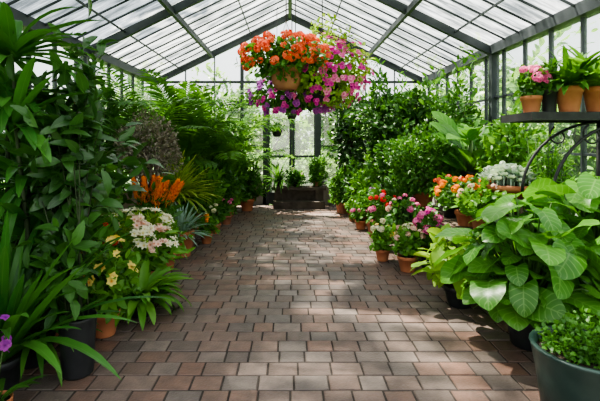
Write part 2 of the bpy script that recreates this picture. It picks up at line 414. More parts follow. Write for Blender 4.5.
def straps(t, z0, n, L, W, mat, e0=.5, e1=1.45, d0=.6, d1=1.6, c=(0, 0), pf=STRAP, fold=.35, r=.03, name='foliage', az=None):
    az = rng.uniform(0, 2 * PI, n) if az is None else rng.uniform(az[0], az[1], n)
    el = rng.uniform(e0, e1, n)
    D = np.stack([np.cos(az) * np.cos(el), np.sin(az) * np.cos(el), np.sin(el)], -1)
    Nn = np.stack([-np.cos(az) * np.sin(el), -np.sin(az) * np.sin(el), np.cos(el)], -1)
    P = np.stack([c[0] + np.cos(az) * r, c[1] + np.sin(az) * r, np.full(n, z0)], -1)
    mb = MB(); LL = L * rng.uniform(.65, 1.15, n)
    leaves(mb, P, D, Nn, LL, W * rng.uniform(.8, 1.15, n), rng.uniform(d0, d1, n), pf, fold)
    return part(name, mb, mat, t)

def frond(t, base, az, el, L, droop, nl, ll, lw, mat, name='frond', rr=.008):
    ts = np.linspace(0, 1, nl); a = droop
    D = np.array([math.cos(az) * math.cos(el), math.sin(az) * math.cos(el), math.sin(el)])
    Nn = np.array([-math.cos(az) * math.sin(el), -math.sin(az) * math.sin(el), math.cos(el)])
    Sd = np.cross(D, Nn)
    c = np.array(base) + L * (D * (np.sin(a * ts) / a)[:, None] - Nn * ((1 - np.cos(a * ts)) / a)[:, None])
    tan = D * np.cos(a * ts)[:, None] - Nn * np.sin(a * ts)[:, None]
    nn = Nn * np.cos(a * ts)[:, None] + D * np.sin(a * ts)[:, None]
    mb = MB(); st = max(1, nl // 8); tube(mb, c[::st], np.linspace(rr, rr * .3, len(c[::st])), 4)
    sel = ts > .14; f = np.sin(np.clip((ts[sel] - .05) / .97, 0, 1) * PI) ** .6 * .85 + .15
    for s in (-1, 1):
        d = norm(Sd * s * .85 + tan[sel] * .62 + nn[sel] * .25 + rng.normal(size=(sel.sum(), 3)) * .07)
        leaves(mb, c[sel], d, nn[sel] + Sd * -s * .2, ll * f * rng.uniform(.85, 1.1, sel.sum()), lw, rng.uniform(.5, 1.1, sel.sum()), LANCE, .2, tint=rng.uniform(.2, .9))
    return part(name, mb, mat, t)

def palm(t, z0, n, L, mat, el=(.75, 1.5), droop=(.6, 1.35), nl=36, ll=.46, lw=.046, stalks=4):
    for k in range(stalks):
        a = k * 2.4; trunk(t, 0, z0 + .05, .02, STEM, .02, 'cane', math.cos(a) * .06, math.sin(a) * .06)
    for k in range(n):
        a = k * 2.399 + rng.uniform(-.3, .3); e = rng.uniform(*el)
        frond(t, (math.cos(a) * .06, math.sin(a) * .06, z0 + rng.uniform(-.25, .2)), a, e, L * rng.uniform(.6, 1.1), rng.uniform(*droop), nl, ll, lw, mat)

def bigleaf(t, z0, spec, L, W, mat, pf=HEART, lobe=.2, droop=(.3, .9), wave=.05, curl=.1, ncol=7, pr=.008, tilt=.9):
    lb = MB(); pb = MB(); P = np.array(spec, float); n = len(P)
    out = P.copy(); out[:, 2] = 0; out = norm(out + rng.normal(size=(n, 3)) * .15 * np.array([1, 1, 0]))
    D = norm(out + Z3 * rng.uniform(-.9, .35, n)[:, None] * tilt + rng.normal(size=(n, 3)) * .3)
    Nn = norm(Z3 + out * .55 + rng.normal(size=(n, 3)) * .36)
    for p in P:
        b = np.array([p[0] * .08, p[1] * .08, z0 - .01]); m = b * .45 + p * .55; m[2] += .05
        tube(pb, [b, b * .7 + m * .3 + Z3 * .02, m, p * .75 + m * .25 + Z3 * .02, p], np.array([1.3, 1.1, 1, .8, .6]) * pr, 5)
    LL = L * rng.uniform(.5, 1.25, n)
    leaves(lb, P, D, Nn, LL, W / L * LL * rng.uniform(.9, 1.1, n), rng.uniform(*droop, n), pf, .2, curl=curl, lobe=lobe, wave=wave, ncol=ncol)
    part('foliage', lb, mat, t); part('stems', pb, STEM, t)

def blossom(mb, P, Nn, size, petals=5, cup=.45, pf=PETAL, wr=.85):
    P = np.asarray(P, float); n = len(P); Nn = norm(Nn)
    ref = norm(np.cross(Nn, rand_dir(n))); B = np.cross(Nn, ref); size = np.broadcast_to(size, (n,))
    r = rng.random(n)
    for k in range(petals):
        a = 2 * PI * k / petals + .2
        D = norm(ref * math.cos(a) + B * math.sin(a) + Nn * cup)
        leaves(mb, P, D, Nn, size, size * wr, .5, pf, .12, tint=np.clip(r + rng.uniform(-.2, .2, n), 0, 1))
def umbel(mat, r=.05, n=16, s=.028, petals=5, flat=.8):
    out = []
    for v in range(3):
        u = rand_dir(n * 2); u = u[u[:, 2] > -.25][:n]
        mb = MB(); blossom(mb, u * r * np.array([1, 1, flat]), u, s * rng.uniform(.85, 1.15, len(u)), petals)
        out.append(mb.mesh('flower_head', mat))
    return out
def single(mat, s=.05, petals=5, cup=.5, pf=PETAL, wr=.9, k=3):
    out = []
    for v in range(3):
        P = np.zeros((k, 3))
        for i in range(1, k):
            a = i * 2.4 + v; P[i] = (math.cos(a) * s * .8, math.sin(a) * s * .8, .01 * i)
        mb = MB(); blossom(mb, P, norm(Z3 + P * 6 + rng.normal(size=(k, 3)) * .25), s, petals, cup, pf, wr); out.append(mb.mesh('flower_head', mat))
    return out
FH = dict(
    orange=umbel(PM['orange'], .05, 20, .027), red=umbel(PM['red'], .045, 16, .03), pinku=umbel(PM['pink'], .05, 16, .03), magu=umbel(PM['magenta'], .055, 18, .034),
    pink=single(PM['pink'], .036, 5, .4, k=4), magenta=single(PM['magenta'], .036, 5, .4, k=4), purple=single(PM['purple'], .028, 5, .4, k=6),
    cream=single(PM['cream'], .05, 6, .8, LPETAL, .5, 3), blush=single(PM['blush'], .05, 6, .8, LPETAL, .55, 3), yellow=single(PM['yellow'], .05, 6, .55, LPETAL, .75, 2),
    orchid=single(PM['purple'], .036, 5, .3, k=1), creamu=umbel(PM['cream'], .05, 14, .032), blushu=umbel(PM['blush'], .045, 14, .03), orangel=umbel(PM['plume'], .04, 16, .024),
    white=umbel(PM['white'], .035, 16, .022),
)
def flowers(t, kind, c, R, n, sc=1., zlo=-.1, name='flower_head', face=None):
    c = np.array(c, float); R = np.array(R, float)
    k = 0
    for i in range(600):
        if k >= n: break
        u = rand_dir(1)[0]
        if u[2] < zlo: continue
        if face is not None and u @ np.array(face) < -.25: continue
        p = c + u * R * rng.uniform(.92, 1.08)
        o = link(name, random.choice(FH[kind]), t, tuple(p))
        d = Vector(u * .8 + Z3 * .5 + np.array([0, -.25, 0])); o.rotation_euler = d.to_track_quat('Z', 'Y').to_euler()
        s = sc * rng.uniform(.75, 1.2); o.scale = (s, s, s); k += 1

# ------------------------------------------------------------------ LEFT BANK
t = thing('potted_clivia', 'strap-leaved dark green clivia in the left foreground corner', 'potted plant', -1.88, 2.80)
z = pot(t, .15, .22, BLACKP); straps(t, z, 110, 1.05, .07, G['strap'], .65, 1.5, .2, 1.3, r=.06)
t = thing('potted_clivia', 'low strap-leaved clivia spreading round the foot of the black laurel pot', 'potted plant', -1.86, 3.14)
z = pot(t, .14, .2, BLACKP); straps(t, z, 60, .5, .045, G['mid'], .3, 1.45, .6, 1.8, r=.06)

t = thing('potted_laurel', 'tall dark glossy laurel shrub rising from a narrow black pot', 'potted shrub', -1.47, 3.0)
z = pot(t, .125, .40, BLACKP, taper=.82, rim=False)
foliage(t, (-.20, .26, 1.50), (.37, .38, .86), 620, .19, .078, G['dark'], OVATE, .1, .45, 1.0, lump=.32)
foliage(t, (-.12, .06, .78), (.22, .22, .36), 200, .17, .07, G['deep'], OVATE, .1, .3, 1.0, zmin=z, name='lower_foliage')
stems(t, z, (-.16, .24, 1.4), (.34, .34, .85), 12, .008, DSTEM, .03)

t = thing('tall_dracaena', 'tall dracaena with long drooping blades at the upper left edge', 'potted plant', -2.08, 3.30)
z = pot(t, .2, .35, TERRAD)
for x, y, h in ((0, 0, 2.25), (.12, -.1, 1.75), (-.14, .1, 1.95), (.02, .16, 1.3), (.1, .05, .9)):
    e = trunk(t, z, h, .022, DSTEM, .04, 'trunk', x, y)
    straps(t, h - .03, 34, .66, .095, G['strap'], -.1, 1.45, .4, 1.4, c=(e[0], e[1]), r=.015, name='crown')
t = thing('potted_shrub', 'broad-leaved shrub filling in behind the laurel and dracaena', 'potted shrub', -2.0, 4.0)
z = pot(t, .17, .3, BLACKP); shrub(t, z, (0, 0, .85), (.42, .34, .62), 800, .17, .07, G['mid'], sm=DSTEM, shell=.1)

t = thing('potted_orchid', 'purple flowering orchid low at the left picture edge', 'potted plant', -1.66, 2.45)
z = pot(t, .08, .15, TERRA); straps(t, z, 9, .22, .05, G['deep'], .2, 1.0, .6, 1.3)
mb = MB()
for a in (-.08, .02, .06): tube(mb, [(0, 0, z), (a * .3, .0, .32), (a, -.02, .5), (a * 1.5, -.06, .56)], .004, 5)
part('flower_stalk', mb, STEM, t)
flowers(t, 'orchid', (0, -.02, .52), (.07, .05, .14), 15, .9, -.7)

t = thing('arching_lily', 'low arching broad-leaved green clump at the left path edge', 'potted plant', -1.38, 4.0)
z = pot(t, .13, .15, BLACKP); straps(t, z, 95, .46, .080, G['bright'], .3, 1.4, .8, 2.0, r=.05)

t = thing('yellow_primrose', 'yellow flowering plant in terracotta between black pot and arching clump', 'potted flower', -1.54, 3.6)
z = pot(t, .12, .2); shrub(t, z, (0, 0, .46), (.22, .22, .28), 280, .13, .06, G['bright'])
flowers(t, 'yellow', (0, 0, .50), (.22, .22, .30), 15, .9, .0, face=(.3, -1, .3))
t = thing('red_geranium', 'small red geranium behind the yellow flowers on the left', 'potted flower', -1.70, 4.05)
z = pot(t, .12, .2); shrub(t, z, (0, 0, .50), (.22, .22, .28), 220, .1, .08, G['mid']); flowers(t, 'red', (0, 0, .54), (.2, .2, .28), 8, .65, .1)

def lily(x, y, kind, n, lab, R=(.3, .26, .22), zc=.46, mat='bright', k2=None):
    t = thing('potted_lily', lab, 'potted flower', x, y)
    z = pot(t, .14, .22); shrub(t, z, (0, 0, zc), R, 420, .17, .045, G[mat], LANCE)
    flowers(t, kind, (0, 0, zc + .04), R, n, 1., .0, face=(.3, -1, .5))
    if k2: flowers(t, k2, (0, 0, zc + .03), R, n // 2, .95, .0, face=(.3, -1, .5))
lily(-1.86, 4.58, 'cream', 24, 'cream and blush lily nearest the dark laurel on the left', R=(.36, .26, .26), zc=.54, mat='lime', k2='blush')
lily(-1.56, 4.72, 'blush', 14, 'blush and cream lily beside the path above the arching clump', k2='cream', zc=.42)
lily(-1.78, 5.25, 'cream', 16, 'cream lily with fewer flowers behind the blush lily', zc=.52, mat='lime')

t = thing('potted_sage', 'leafy green herb in terracotta pot at the left path edge before the blue yucca', 'potted plant', -1.56, 5.42)
z = pot(t, .14, .24); shrub(t, z, (0, 0, .42), (.22, .2, .2), 360, .1, .045, G['bright'])
t = thing('blue_yucca', 'blue-green spiky yucca in a tall terracotta pot beside the path', 'potted plant', -1.52, 6.08)
z = pot(t, .17, .36); straps(t, z, 110, .44, .034, G['blue'], .0, 1.5, .2, .9, pf=STRAP, r=.02)

t = thing('orange_celosia', 'celosia with bright orange feathery plumes on the left bank', 'potted flower', -1.80, 5.75)
z = pot(t, .18, .4, TERRAD); shrub(t, z, (0, 0, .66), (.28, .24, .28), 340, .17, .06, G['mid'], LANCE, 14)
for i, (dx, dy, tl) in enumerate(((-.18, 0, -.3), (-.10, -.05, -.05), (0, .03, .2), (.08, -.06, .4), (.14, .04, .6), (.05, -.12, .3), (-.06, .1, .1), (.18, -.04, .8))):
    mb = MB(); n = 260; f = rng.random(n) ** .8; h = .32
    ax = norm(np.array([tl, -.1, 1.])); rad = .05 * (1 - f) + .008
    u = rand_dir(n); p = np.array([dx, dy, .80]) + ax * (f * h)[:, None] + u * rad[:, None]
    leaves(mb, p, norm(ax + u * .8), u, .05, .02, .5, SMALL, .1); tube(mb, [(dx * .4, dy * .4, z), (dx, dy, .82)], .005, 4)
    part('plume', mb, PM['plume'], t)

t = thing('striped_cordyline', 'yellow-green striped cordyline behind the orange celosia', 'potted plant', -1.78, 6.75)
z = pot(t, .2, .42, TERRAD); e = trunk(t, z, .75, .03)
straps(t, .74, 120, .72, .048, G['yellow'], .2, 1.5, .3, 1.2, c=(e[0], e[1]), r=.03)

t = thing('smoke_bush', 'domed grey-brown smoke bush on the left bank', 'shrub', -2.02, 6.15)
z = pot(t, .22, .4, TERRAD); stems(t, z, (0, 0, 1.4), (.4, .4, .55), 26, .011, BARK)
foliage(t, (0, 0, 1.52), (.48, .44, .48), 3600, .06, .028, G['grey'], SMALL, .5, .3, .6, lump=.08)

PALMS = (('tallest feathery palm at the left back below the roof', -2.0, 8.3, 1.2, 28, 2.4, 'mid'),
         ('pale feathery palm farthest back on the left', -1.55, 9.85, .8, 22, 2.1, 'bright'),
         ('feathery palm against the left glass wall', -2.55, 7.45, 1.1, 22, 2.1, 'mid'),
         ('broad palm left of the pale back palm by the wall', -2.55, 9.4, .9, 22, 2.3, 'mid'))
for lab, x, y, z0, n, L, m in PALMS:
    t = thing('feather_palm', lab, 'palm', x, y); pot(t, .22, .36, TERRAD); palm(t, z0, n, L, G[m])

LS = (('broad leafy green shrub behind the cream lilies on the left', -2.45, 4.95, .95, (.52, .45, .65), 1100, .17, .075, 'mid'),
      ('dark tall shrub against left glass behind the laurel', -2.85, 4.3, 1.05, (.45, .5, .75), 1100, .17, .07, 'deep'),
      ('bushy green shrub between laurel and smoke bush by the left wall', -2.80, 5.75, 1.05, (.45, .5, .85), 1300, .13, .06, 'mid'),
      ('rounded green shrub beside the yucca on the left path edge', -1.75, 7.30, .76, (.36, .33, .46), 850, .13, .065, 'mid'),
      ('green shrub in terracotta below the tallest palm', -1.58, 7.95, .70, (.34, .33, .42), 800, .13, .06, 'bright'),
      ('dark leafy shrub next along the left edge after the palm', -1.50, 8.7, .78, (.38, .34, .50), 900, .14, .065, 'deep'),
      ('bright low shrub near the back end of the left edge', -1.34, 9.35, .66, (.36, .34, .42), 850, .11, .05, 'bright'),
      ('full green shrub left of the stone bench at the back', -1.0, 10.1, .66, (.36, .34, .50), 1100, .12, .055, 'mid'),
      ('tall leafy shrub in the left back corner', -1.50, 10.6, 1.2, (.50, .38, .85), 1400, .14, .065, 'deep'))
for lab, x, y, zc, R, n, L, W, m in LS:
    t = thing('potted_shrub', lab, 'potted shrub', x, y)
    z = pot(t, .17, .28, TERRA); shrub(t, z, (0, 0, zc), R, n, L, W, G[m], r0=.008, sm=DSTEM, ns=14, shell=.3)
for lab, x, y, m in (('fern with light fronds behind the orange celosia pot', -2.3, 5.45, 'bright'), ('fern spilling over the left edge below the cordyline', -1.58, 6.62, 'mid'),
                     ('dark fern at the foot of the dracaena', -2.0, 3.62, 'deep'), ('fern at the foot of the broad shrub behind the lilies', -2.15, 4.6, 'bright')):
    t = thing('potted_fern', lab, 'potted fern', x, y); z = pot(t, .14, .26, TERRAD)
    for k in range(26): frond(t, (0, 0, z), k * 2.399, rng.uniform(.35, 1.4), .55 * rng.uniform(.7, 1.1), rng.uniform(.8, 1.6), 22, .085, .019, G[m], rr=.004)

# ------------------------------------------------------------------ RIGHT BANK
t = thing('parsley_tub', 'wide dark green tub of low parsley in the bottom right corner', 'planter', 1.75, 2.53)
z = pot(t, .31, .40, GREENP, taper=.8, rim=False)
foliage(t, (0, .02, .40), (.26, .25, .13), 1700, .032, .025, G['mid'], OVATE, .3, .5, .7, zmin=z, lump=.12); stems(t, z, (0, 0, .4), (.22, .22, .1), 40, .003)

def dome(n, R, zc, zlo=-.5, bias=(0, 0, 0)):
    out = []
    g = PI * (3 - 5 ** .5)
    for i in range(n):
        zz = 1 - (i + .5) / n * (1 - zlo); r = math.sqrt(1 - zz * zz); a = i * g
        s = rng.uniform(.6, 1.08)
        out.append((R[0] * r * math.cos(a) * s + bias[0], R[1] * r * math.sin(a) * s + bias[1], zc + R[2] * zz * s + bias[2]))
    return out
t = thing('elephant_ear', 'lush elephant ear with huge veined leaves over the right path edge', 'potted plant', 1.88, 3.42)
z = pot(t, .18, .36, BLACKP, rim=False); bigleaf(t, z, dome(150, (.48, .42, .54), .62, -.66), .235, .215, G['big'], droop=(.3, 1.1), wave=.08, lobe=.26)
t = thing('elephant_ear', 'second elephant ear with taller leaves at the right picture edge', 'potted plant', 2.48, 3.55)
z = pot(t, .2, .36, BLACKP, rim=False); bigleaf(t, z, dome(130, (.42, .42, .56), .80, -.6), .235, .21, G['big'], droop=(.3, 1.1), wave=.08, lobe=.26)

t = thing('lime_hosta', 'chartreuse hosta low on the right path edge beside the elephant ear', 'potted plant', 1.66, 4.25)
z = pot(t, .15, .2, BLACKP); bigleaf(t, z, dome(95, (.32, .28, .40), .36, -.35), .17, .135, G['lime'], lobe=.12, ncol=5, pr=.005)

def flowerpot(x, y, r, h, mat, kind, lab, n, R, zc, leafm='mid', z0=0, k2=None, sc=1., nl=260, L=.09, W=.06, name='potted_geranium', zlo=.0):
    t = thing(name, lab, 'potted flower', x, y, z0)
    z = pot(t, r, h, mat); shrub(t, z, (0, 0, zc), R, nl, L, W, G[leafm], ns=10, r0=.004)
    if n: flowers(t, kind, (0, 0, zc + .03), R, n, sc, zlo, face=(-.2, -1, .4))
    if k2: flowers(t, k2, (0, 0, zc + .02), R, max(3, n // 2), sc, zlo, face=(-.2, -1, .4))
    return t
flowerpot(1.25, 5.85, .10, .16, TERRA, 'creamu', 'cream-flowered pot farthest left on the right path edge', 6, (.16, .16, .17), .32, 'bright', k2='yellow', sc=.65)
flowerpot(1.46, 5.38, .125, .19, TERRA, 'blushu', 'blush and pink flowers in terracotta, middle of three small pots', 7, (.17, .17, .18), .36, 'bright', k2='creamu', sc=.65)
flowerpot(1.74, 5.42, .13, .25, GREENP, 'magenta', 'magenta petunia in a dark green pot beside the small terracotta ones', 12, (.17, .16, .22), .48, 'mid', k2='pinku', sc=.85)
flowerpot(1.42, 6.65, .14, .26, TERRAD, 'red', 'red and pink geranium behind the three small path pots', 8, (.26, .22, .26), .54, 'mid', k2='pinku', sc=.7)
flowerpot(1.62, 6.15, .13, .26, BLACKP, 'pinku', 'pink geranium in black pot behind the magenta petunia', 6, (.22, .2, .22), .58, 'deep', k2='blushu', sc=.7)
flowerpot(1.44, 7.35, .14, .26, TERRAD, 'purple', 'purple flowering plant at right path edge before the back shrubs', 7, (.26, .22, .26), .52, 'mid')
# small pots set out along both edges farther down the path
flowerpot(-1.32, 6.85, .10, .16, TERRA, 'orangel', 'small pot with orange buds at the left edge past the yucca', 4, (.15, .14, .14), .28, 'bright', sc=.6, nl=160)
flowerpot(-1.32, 7.60, .11, .17, TERRA, 'creamu', 'small pot of cream flowers at the left edge under the palm', 4, (.16, .15, .15), .30, 'mid', sc=.6, nl=160)
flowerpot(-1.24, 8.45, .11, .17, TERRAD, 'pinku', 'small pot with pink flowers at the left edge near the back', 4, (.17, .15, .16), .30, 'mid', sc=.6, nl=160)
flowerpot(1.30, 7.95, .11, .17, TERRA, 'pinku', 'small pot with pink flowers at the right edge past the purple pot', 5, (.17, .15, .16), .30, 'mid', sc=.6, nl=160)
flowerpot(1.28, 8.75, .11, .17, TERRAD, 'yellow', 'small pot with yellow flowers at the right edge near the back', 4, (.17, .15, .15), .30, 'bright', sc=.6, nl=160)

# tiered staging on the right
t = thing('tiered_staging', 'weathered wooden two-step plant staging along the right wall', 'plant stand', 2.6, 6.1)
for nm, x0, x1, zt in (('lower_shelf', -.62, -.08, .55), ('upper_shelf', -.06, .66, .95)):
    mb = MB(); k = int((x1 - x0) / .11)
    for i in range(k): box(mb, x0 + i * .11, x0 + i * .11 + .09, -1.4, 1.5, zt - .03, zt)
    for y in (-1.3, 0, 1.4): box(mb, x0, x1 - .02, y - .02, y + .02, zt - .07, zt - .03)
    part(nm, mb, WOOD, t, False)
for x, zt in ((-.58, .48), (-.03, .88), (.6, .88)):
    for y in (-1.3, 1.4):
        mb = MB(); box(mb, x - .025, x + .025, y - .025, y + .025, 0, zt); part('leg', mb, WOOD, t, False)

flowerpot(2.22, 5.45, .14, .18, TERRA, 'orangel', 'orange lantana on the lower step of the wooden staging', 24, (.34, .25, .2), .38, 'mid', z0=.55, nl=420, name='potted_lantana', sc=.8)
flowerpot(2.20, 4.95, .13, .2, TERRAD, 'blushu', 'blush flowered pot at the near end of the wooden staging', 5, (.26, .24, .22), .32, 'bright', z0=.55, name='potted_lantana', sc=.6, nl=340)
flowerpot(2.24, 6.05, .13, .18, BLACKP, 'orange', 'orange geranium in black pot between lantana and round shrub', 9, (.24, .2, .2), .36, 'bright', z0=.55, sc=.75)

t = thing('succulent_bowl', 'pale blue-green succulents filling a wide terracotta bowl on the staging', 'succulent bowl', 2.58, 5.12, .95)
mb = MB(); lathe(mb, [(.001, 0), (.17, 0), (.25, .09), (.29, .095), (.295, .15), (.275, .155), (.26, .12), (.001, .115)]); p = part('bowl', mb, TERRA, t)
mb = MB(); lathe(mb, [(.001, .14), (.26, .13)], 18); part('soil', mb, SOIL, p)
for i in range(40):
    a = i * 2.4; r = .28 * math.sqrt((i + .5) / 40); s = rng.uniform(1., 1.5)
    mb = MB(); n = 26; az = np.arange(n) * 2.399; el = np.linspace(.15, 1.4, n)
    D = np.stack([np.cos(az) * np.cos(el), np.sin(az) * np.cos(el), np.sin(el)], -1); Nn = np.stack([-np.cos(az) * np.sin(el), -np.sin(az) * np.sin(el), np.cos(el)], -1)
    hz = .18 + .16 * (1 - (r / .28) ** 2)
    leaves(mb, np.tile([[r * math.cos(a), r * math.sin(a), hz]], (n, 1)), D, Nn, np.linspace(.08, .035, n) * s, np.linspace(.035, .02, n) * s, -.5, PETAL, .15)
    tube(mb, [(r * math.cos(a), r * math.sin(a), .12), (r * math.cos(a), r * math.sin(a), hz + .01)], .012, 6)
    part('rosette', mb, G['pale'], t)
flowers(t, 'white', (0, 0, .22), (.29, .29, .17), 22, .8, .1)

t = thing('potted_canna', 'canna with broad upright paddle leaves on the upper staging', 'potted plant', 2.80, 6.65, .95)
z = pot(t, .17, .2, BLACKP)
pts = []
for i in range(44):
    a = i * 2.4; r = rng.uniform(.05, .28); pts.append((r * math.cos(a), r * math.sin(a), .20 + rng.uniform(0, .55)))
lb = MB(); pb = MB(); P = np.array(pts); o = P.copy(); o[:, 2] = 0; o = norm(o)
D = norm(o * rng.uniform(.4, 1.8, len(P))[:, None] + Z3); Nn = norm(Z3 * .6 - o * .5 + np.array([-.25, -.7, .2]))
leaves(lb, P, D, Nn, .58 * rng.uniform(.75, 1.1, len(P)), .27, rng.uniform(.3, 1.2, len(P)), PADDLE, .25, curl=.1, wave=.06, ncol=5)
for p in P: tube(pb, [(p[0] * .3, p[1] * .3, z - .01), (p[0] * .6, p[1] * .6, (z + p[2]) / 2), tuple(p)], [.012, .01, .007], 6)
part('foliage', lb, G['paddle'], t); part('stems', pb, STEM, t)

t = thing('round_boxwood', 'dense rounded bright green bush in terracotta at far end of staging', 'potted shrub', 2.14, 6.95, .55)
z = pot(t, .17, .26, TERRA); shrub(t, z, (0, 0, .74), (.56, .5, .50), 3600, .09, .042, G['mid'], SMALL, 20, .009, BARK, lump=.07)
t = thing('young_citrus', 'small leafy citrus behind the succulent bowl on upper staging', 'potted shrub', 2.95, 5.75, .95)
z = pot(t, .15, .22, TERRA); shrub(t, z, (0, 0, .56), (.36, .36, .40), 800, .12, .055, G['bright'], sm=BARK)

# shelf at the upper right
SX, SZ = 2.95, 1.845
t = thing('wall_shelf', 'black iron wall shelf with curved brackets at the upper right', 'shelf', SX, 4.45, SZ)
mb = MB(); box(mb, -.63, .44, -.30, .32, .02, .045)
for y in (-.30, .29): box(mb, -.63, .44, y, y + .03, -.035, .02)
for x in (-.63, .41): box(mb, x, x + .03, -.27, .29, -.035, .02)
part('shelf_board', mb, IRON, t, False)
for y in (-.27, .27):
    mb = MB(); th = np.linspace(0, PI / 2, 12); tube(mb, np.stack([.43 - .85 * np.cos(th), np.full(12, y), -.80 + .77 * np.sin(th)], -1)[::-1] * np.array([1, 1, 1]), .016, 6)
    th = np.linspace(0, 5.2, 18); rr = .11 - .012 * th
    tube(mb, np.stack([-.02 + rr * np.cos(th + 2), np.full(18, y), -.18 + rr * np.sin(th + 2)], -1), .010, 5)
    box(mb, .40, .44, y - .02, y + .02, -1.2, -.03); part('bracket', mb, IRON, t)
SHZ = SZ + .045
flowerpot(2.43, 4.36, .10, .17, TERRA, 'pinku', 'pink geranium in terracotta at the open end of the iron shelf', 11, (.15, .14, .14), .28, 'mid', z0=SHZ, sc=.75, nl=170, L=.07, W=.05)
t = thing('shelf_herb', 'small green herb in a dark pot between two terracotta pots on iron shelf', 'potted plant', 2.60, 4.34, SHZ)
z = pot(t, .075, .25, BLACKP, taper=.85); shrub(t, z, (0, 0, .36), (.13, .13, .15), 200, .1, .035, G['mid'], LANCE)
t = thing('shelf_fern', 'broad-leaved plant spilling from a terracotta pot on iron shelf', 'potted plant', 2.79, 4.33, SHZ)
z = pot(t, .125, .26, TERRA); straps(t, z, 70, .46, .075, G['mid'], .35, 1.5, .5, 1.5, r=.03)
t = thing('shelf_fern', 'lush bright leafy plant in the last terracotta pot beside the glass', 'potted plant', 3.09, 4.35, SHZ)
z = pot(t, .13, .26, TERRA); straps(t, z, 80, .60, .085, G['bright'], .5, 1.5, .4, 1.3, r=.03)

# right back
def leaftree(x, y, h, R, lab, mat, n=1700, L=.16, W=.07, name='citrus_tree', cat='tree'):
    t = thing(name, lab, cat, x, y); z = pot(t, .2, .34, TERRAD)
    zt = h - R[2]; trunk(t, z - .01, zt, .03, BARK, .03)
    stems(t, zt - R[2] * .6, (0, 0, zt), R, 16, .010, BARK, .02, 'branches'); foliage(t, (0, 0, zt), R, n, L, W, G[mat], OVATE, .3, .2, 1.0, lump=.22)
leaftree(1.42, 10.3, 2.85, (.46, .45, 1.1), 'dark narrow citrus tree right of the glazed door', 'dark')
leaftree(2.0, 9.4, 2.95, (.58, .5, 1.0), 'tall citrus tree in the middle of the right back group', 'deep')
leaftree(2.50, 8.7, 2.85, (.64, .5, 1.0), 'broad citrus tree behind the round boxwood', 'deep')
leaftree(2.95, 7.75, 2.75, (.42, .5, 1.05), 'slim tree against the right glass behind the canna', 'mid', 1300)
leaftree(2.6, 10.35, 2.95, (.6, .4, 1.05), 'large leafy tree in the right back corner', 'mid', 1300)
leaftree(-2.9, 6.6, 2.5, (.42, .45, .9), 'leafy tree by the left glass behind the smoke bush', 'deep', 1000)
leaftree(-2.1, 10.5, 2.6, (.5, .4, .9), 'leafy tree by the back glass behind the pale palm', 'deep', 1200)
RS = (('green shrub right of the stone bench at the back', 1.18, 9.75, .60, (.34, .33, .48), 950, .12, .05, 'mid'),
      ('dark shrub in terracotta next along the right back edge', 1.46, 9.1, .68, (.36, .33, .50), 900, .14, .06, 'deep'),
      ('bright leafy shrub on the right edge before the dark shrub', 1.52, 8.3, .66, (.34, .34, .48), 850, .13, .055, 'bright'),
      ('taller green shrub behind the right edge pots', 1.90, 7.95, 1.02, (.44, .38, .70), 1200, .13, .06, 'deep'),
      ('green shrub between the purple pot and the wooden staging', 1.74, 7.05, .66, (.32, .3, .42), 700, .11, .05, 'mid'))
for lab, x, y, zc, R, n, L, W, m in RS:
    t = thing('potted_shrub', lab, 'potted shrub', x, y); z = pot(t, .16, .26, TERRA if m != 'mid' else TERRAD); shrub(t, z, (0, 0, zc), R, n, L, W, G[m], r0=.008, sm=DSTEM, shell=.3)
t = thing('potted_bamboo', 'thin pale bamboo beneath the iron shelf by the right glass', 'bamboo', 3.0, 5.05)
z = pot(t, .2, .4, TERRAD); mb = MB()
for k in range(14):
    a = k * 2.4; r = .12 * math.sqrt(k / 14); tube(mb, [(r * math.cos(a), r * math.sin(a), z - .01), (r * 1.5 * math.cos(a), r * 1.5 * math.sin(a), 1.1), (r * 2.2 * math.cos(a), r * 2.2 * math.sin(a), 1.68)], [.009, .007, .003], 5)
part('canes', mb, STEM, t); foliage(t, (0, 0, 1.12), (.3, .28, .52), 1000, .15, .022, G['bright'], LANCE, .2, -.1, .9, lump=.1)
for lab, x, y, m in (('fern filling the ground behind the chartreuse hosta', 1.98, 4.55, 'mid'), ('fern below the staging behind the magenta petunia', 1.85, 5.85, 'deep'), ('fern between elephant ear and staging on the right', 2.35, 4.3, 'bright')):
    t = thing('potted_fern', lab, 'potted fern', x, y); z = pot(t, .14, .26, TERRAD)
    for k in range(26): frond(t, (0, 0, z), k * 2.399, rng.uniform(.4, 1.4), .55 * rng.uniform(.7, 1.1), rng.uniform(.8, 1.6), 22, .085, .019, G[m], rr=.004)

# ------------------------------------------------------------------ HANGING BASKETS
def chain(t, z0, r, ztop):
    zj = z0 + .62
    for k in range(3):
        a = k * 2.094 + .5; mb = MB(); tube(mb, [(r * math.cos(a), r * math.sin(a), z0), (0, 0, zj)], .004, 5); part('chain', mb, IRON, t)
    mb = MB(); tube(mb, [(0, 0, zj - .01), (0, 0, ztop - .04), (.02, 0, ztop - .01), (.0, 0, ztop)], .007, 5); part('hook_rod', mb, IRON, t)
def basket(x, y, zb, r, h, mat, lab):
    t = thing('hanging_basket', lab, 'hanging basket', x, y, zb)
    mb = MB(); lathe(mb, [(.001, 0), (r * .62, 0), (r * .82, h * .3), (r * .95, h * .8), (r * 1.03, h * .82), (r * 1.04, h), (r * .95, h), (r * .9, h * .85), (.001, h * .84)]); p = part('bowl', mb, mat, t)
    mb = MB(); lathe(mb, [(.001, h * .92), (r * .92, h * .88)], 18); part('soil', mb, SOIL, p)
    chain(t, h * .95, r, roofz(x) - .1 - zb if abs(x) < .05 else roofz(x) - zb)
    return t
t = basket(-.05, 5.6, 2.28, .22, .28, TERRAD, 'hanging terracotta basket overflowing with orange red geraniums')
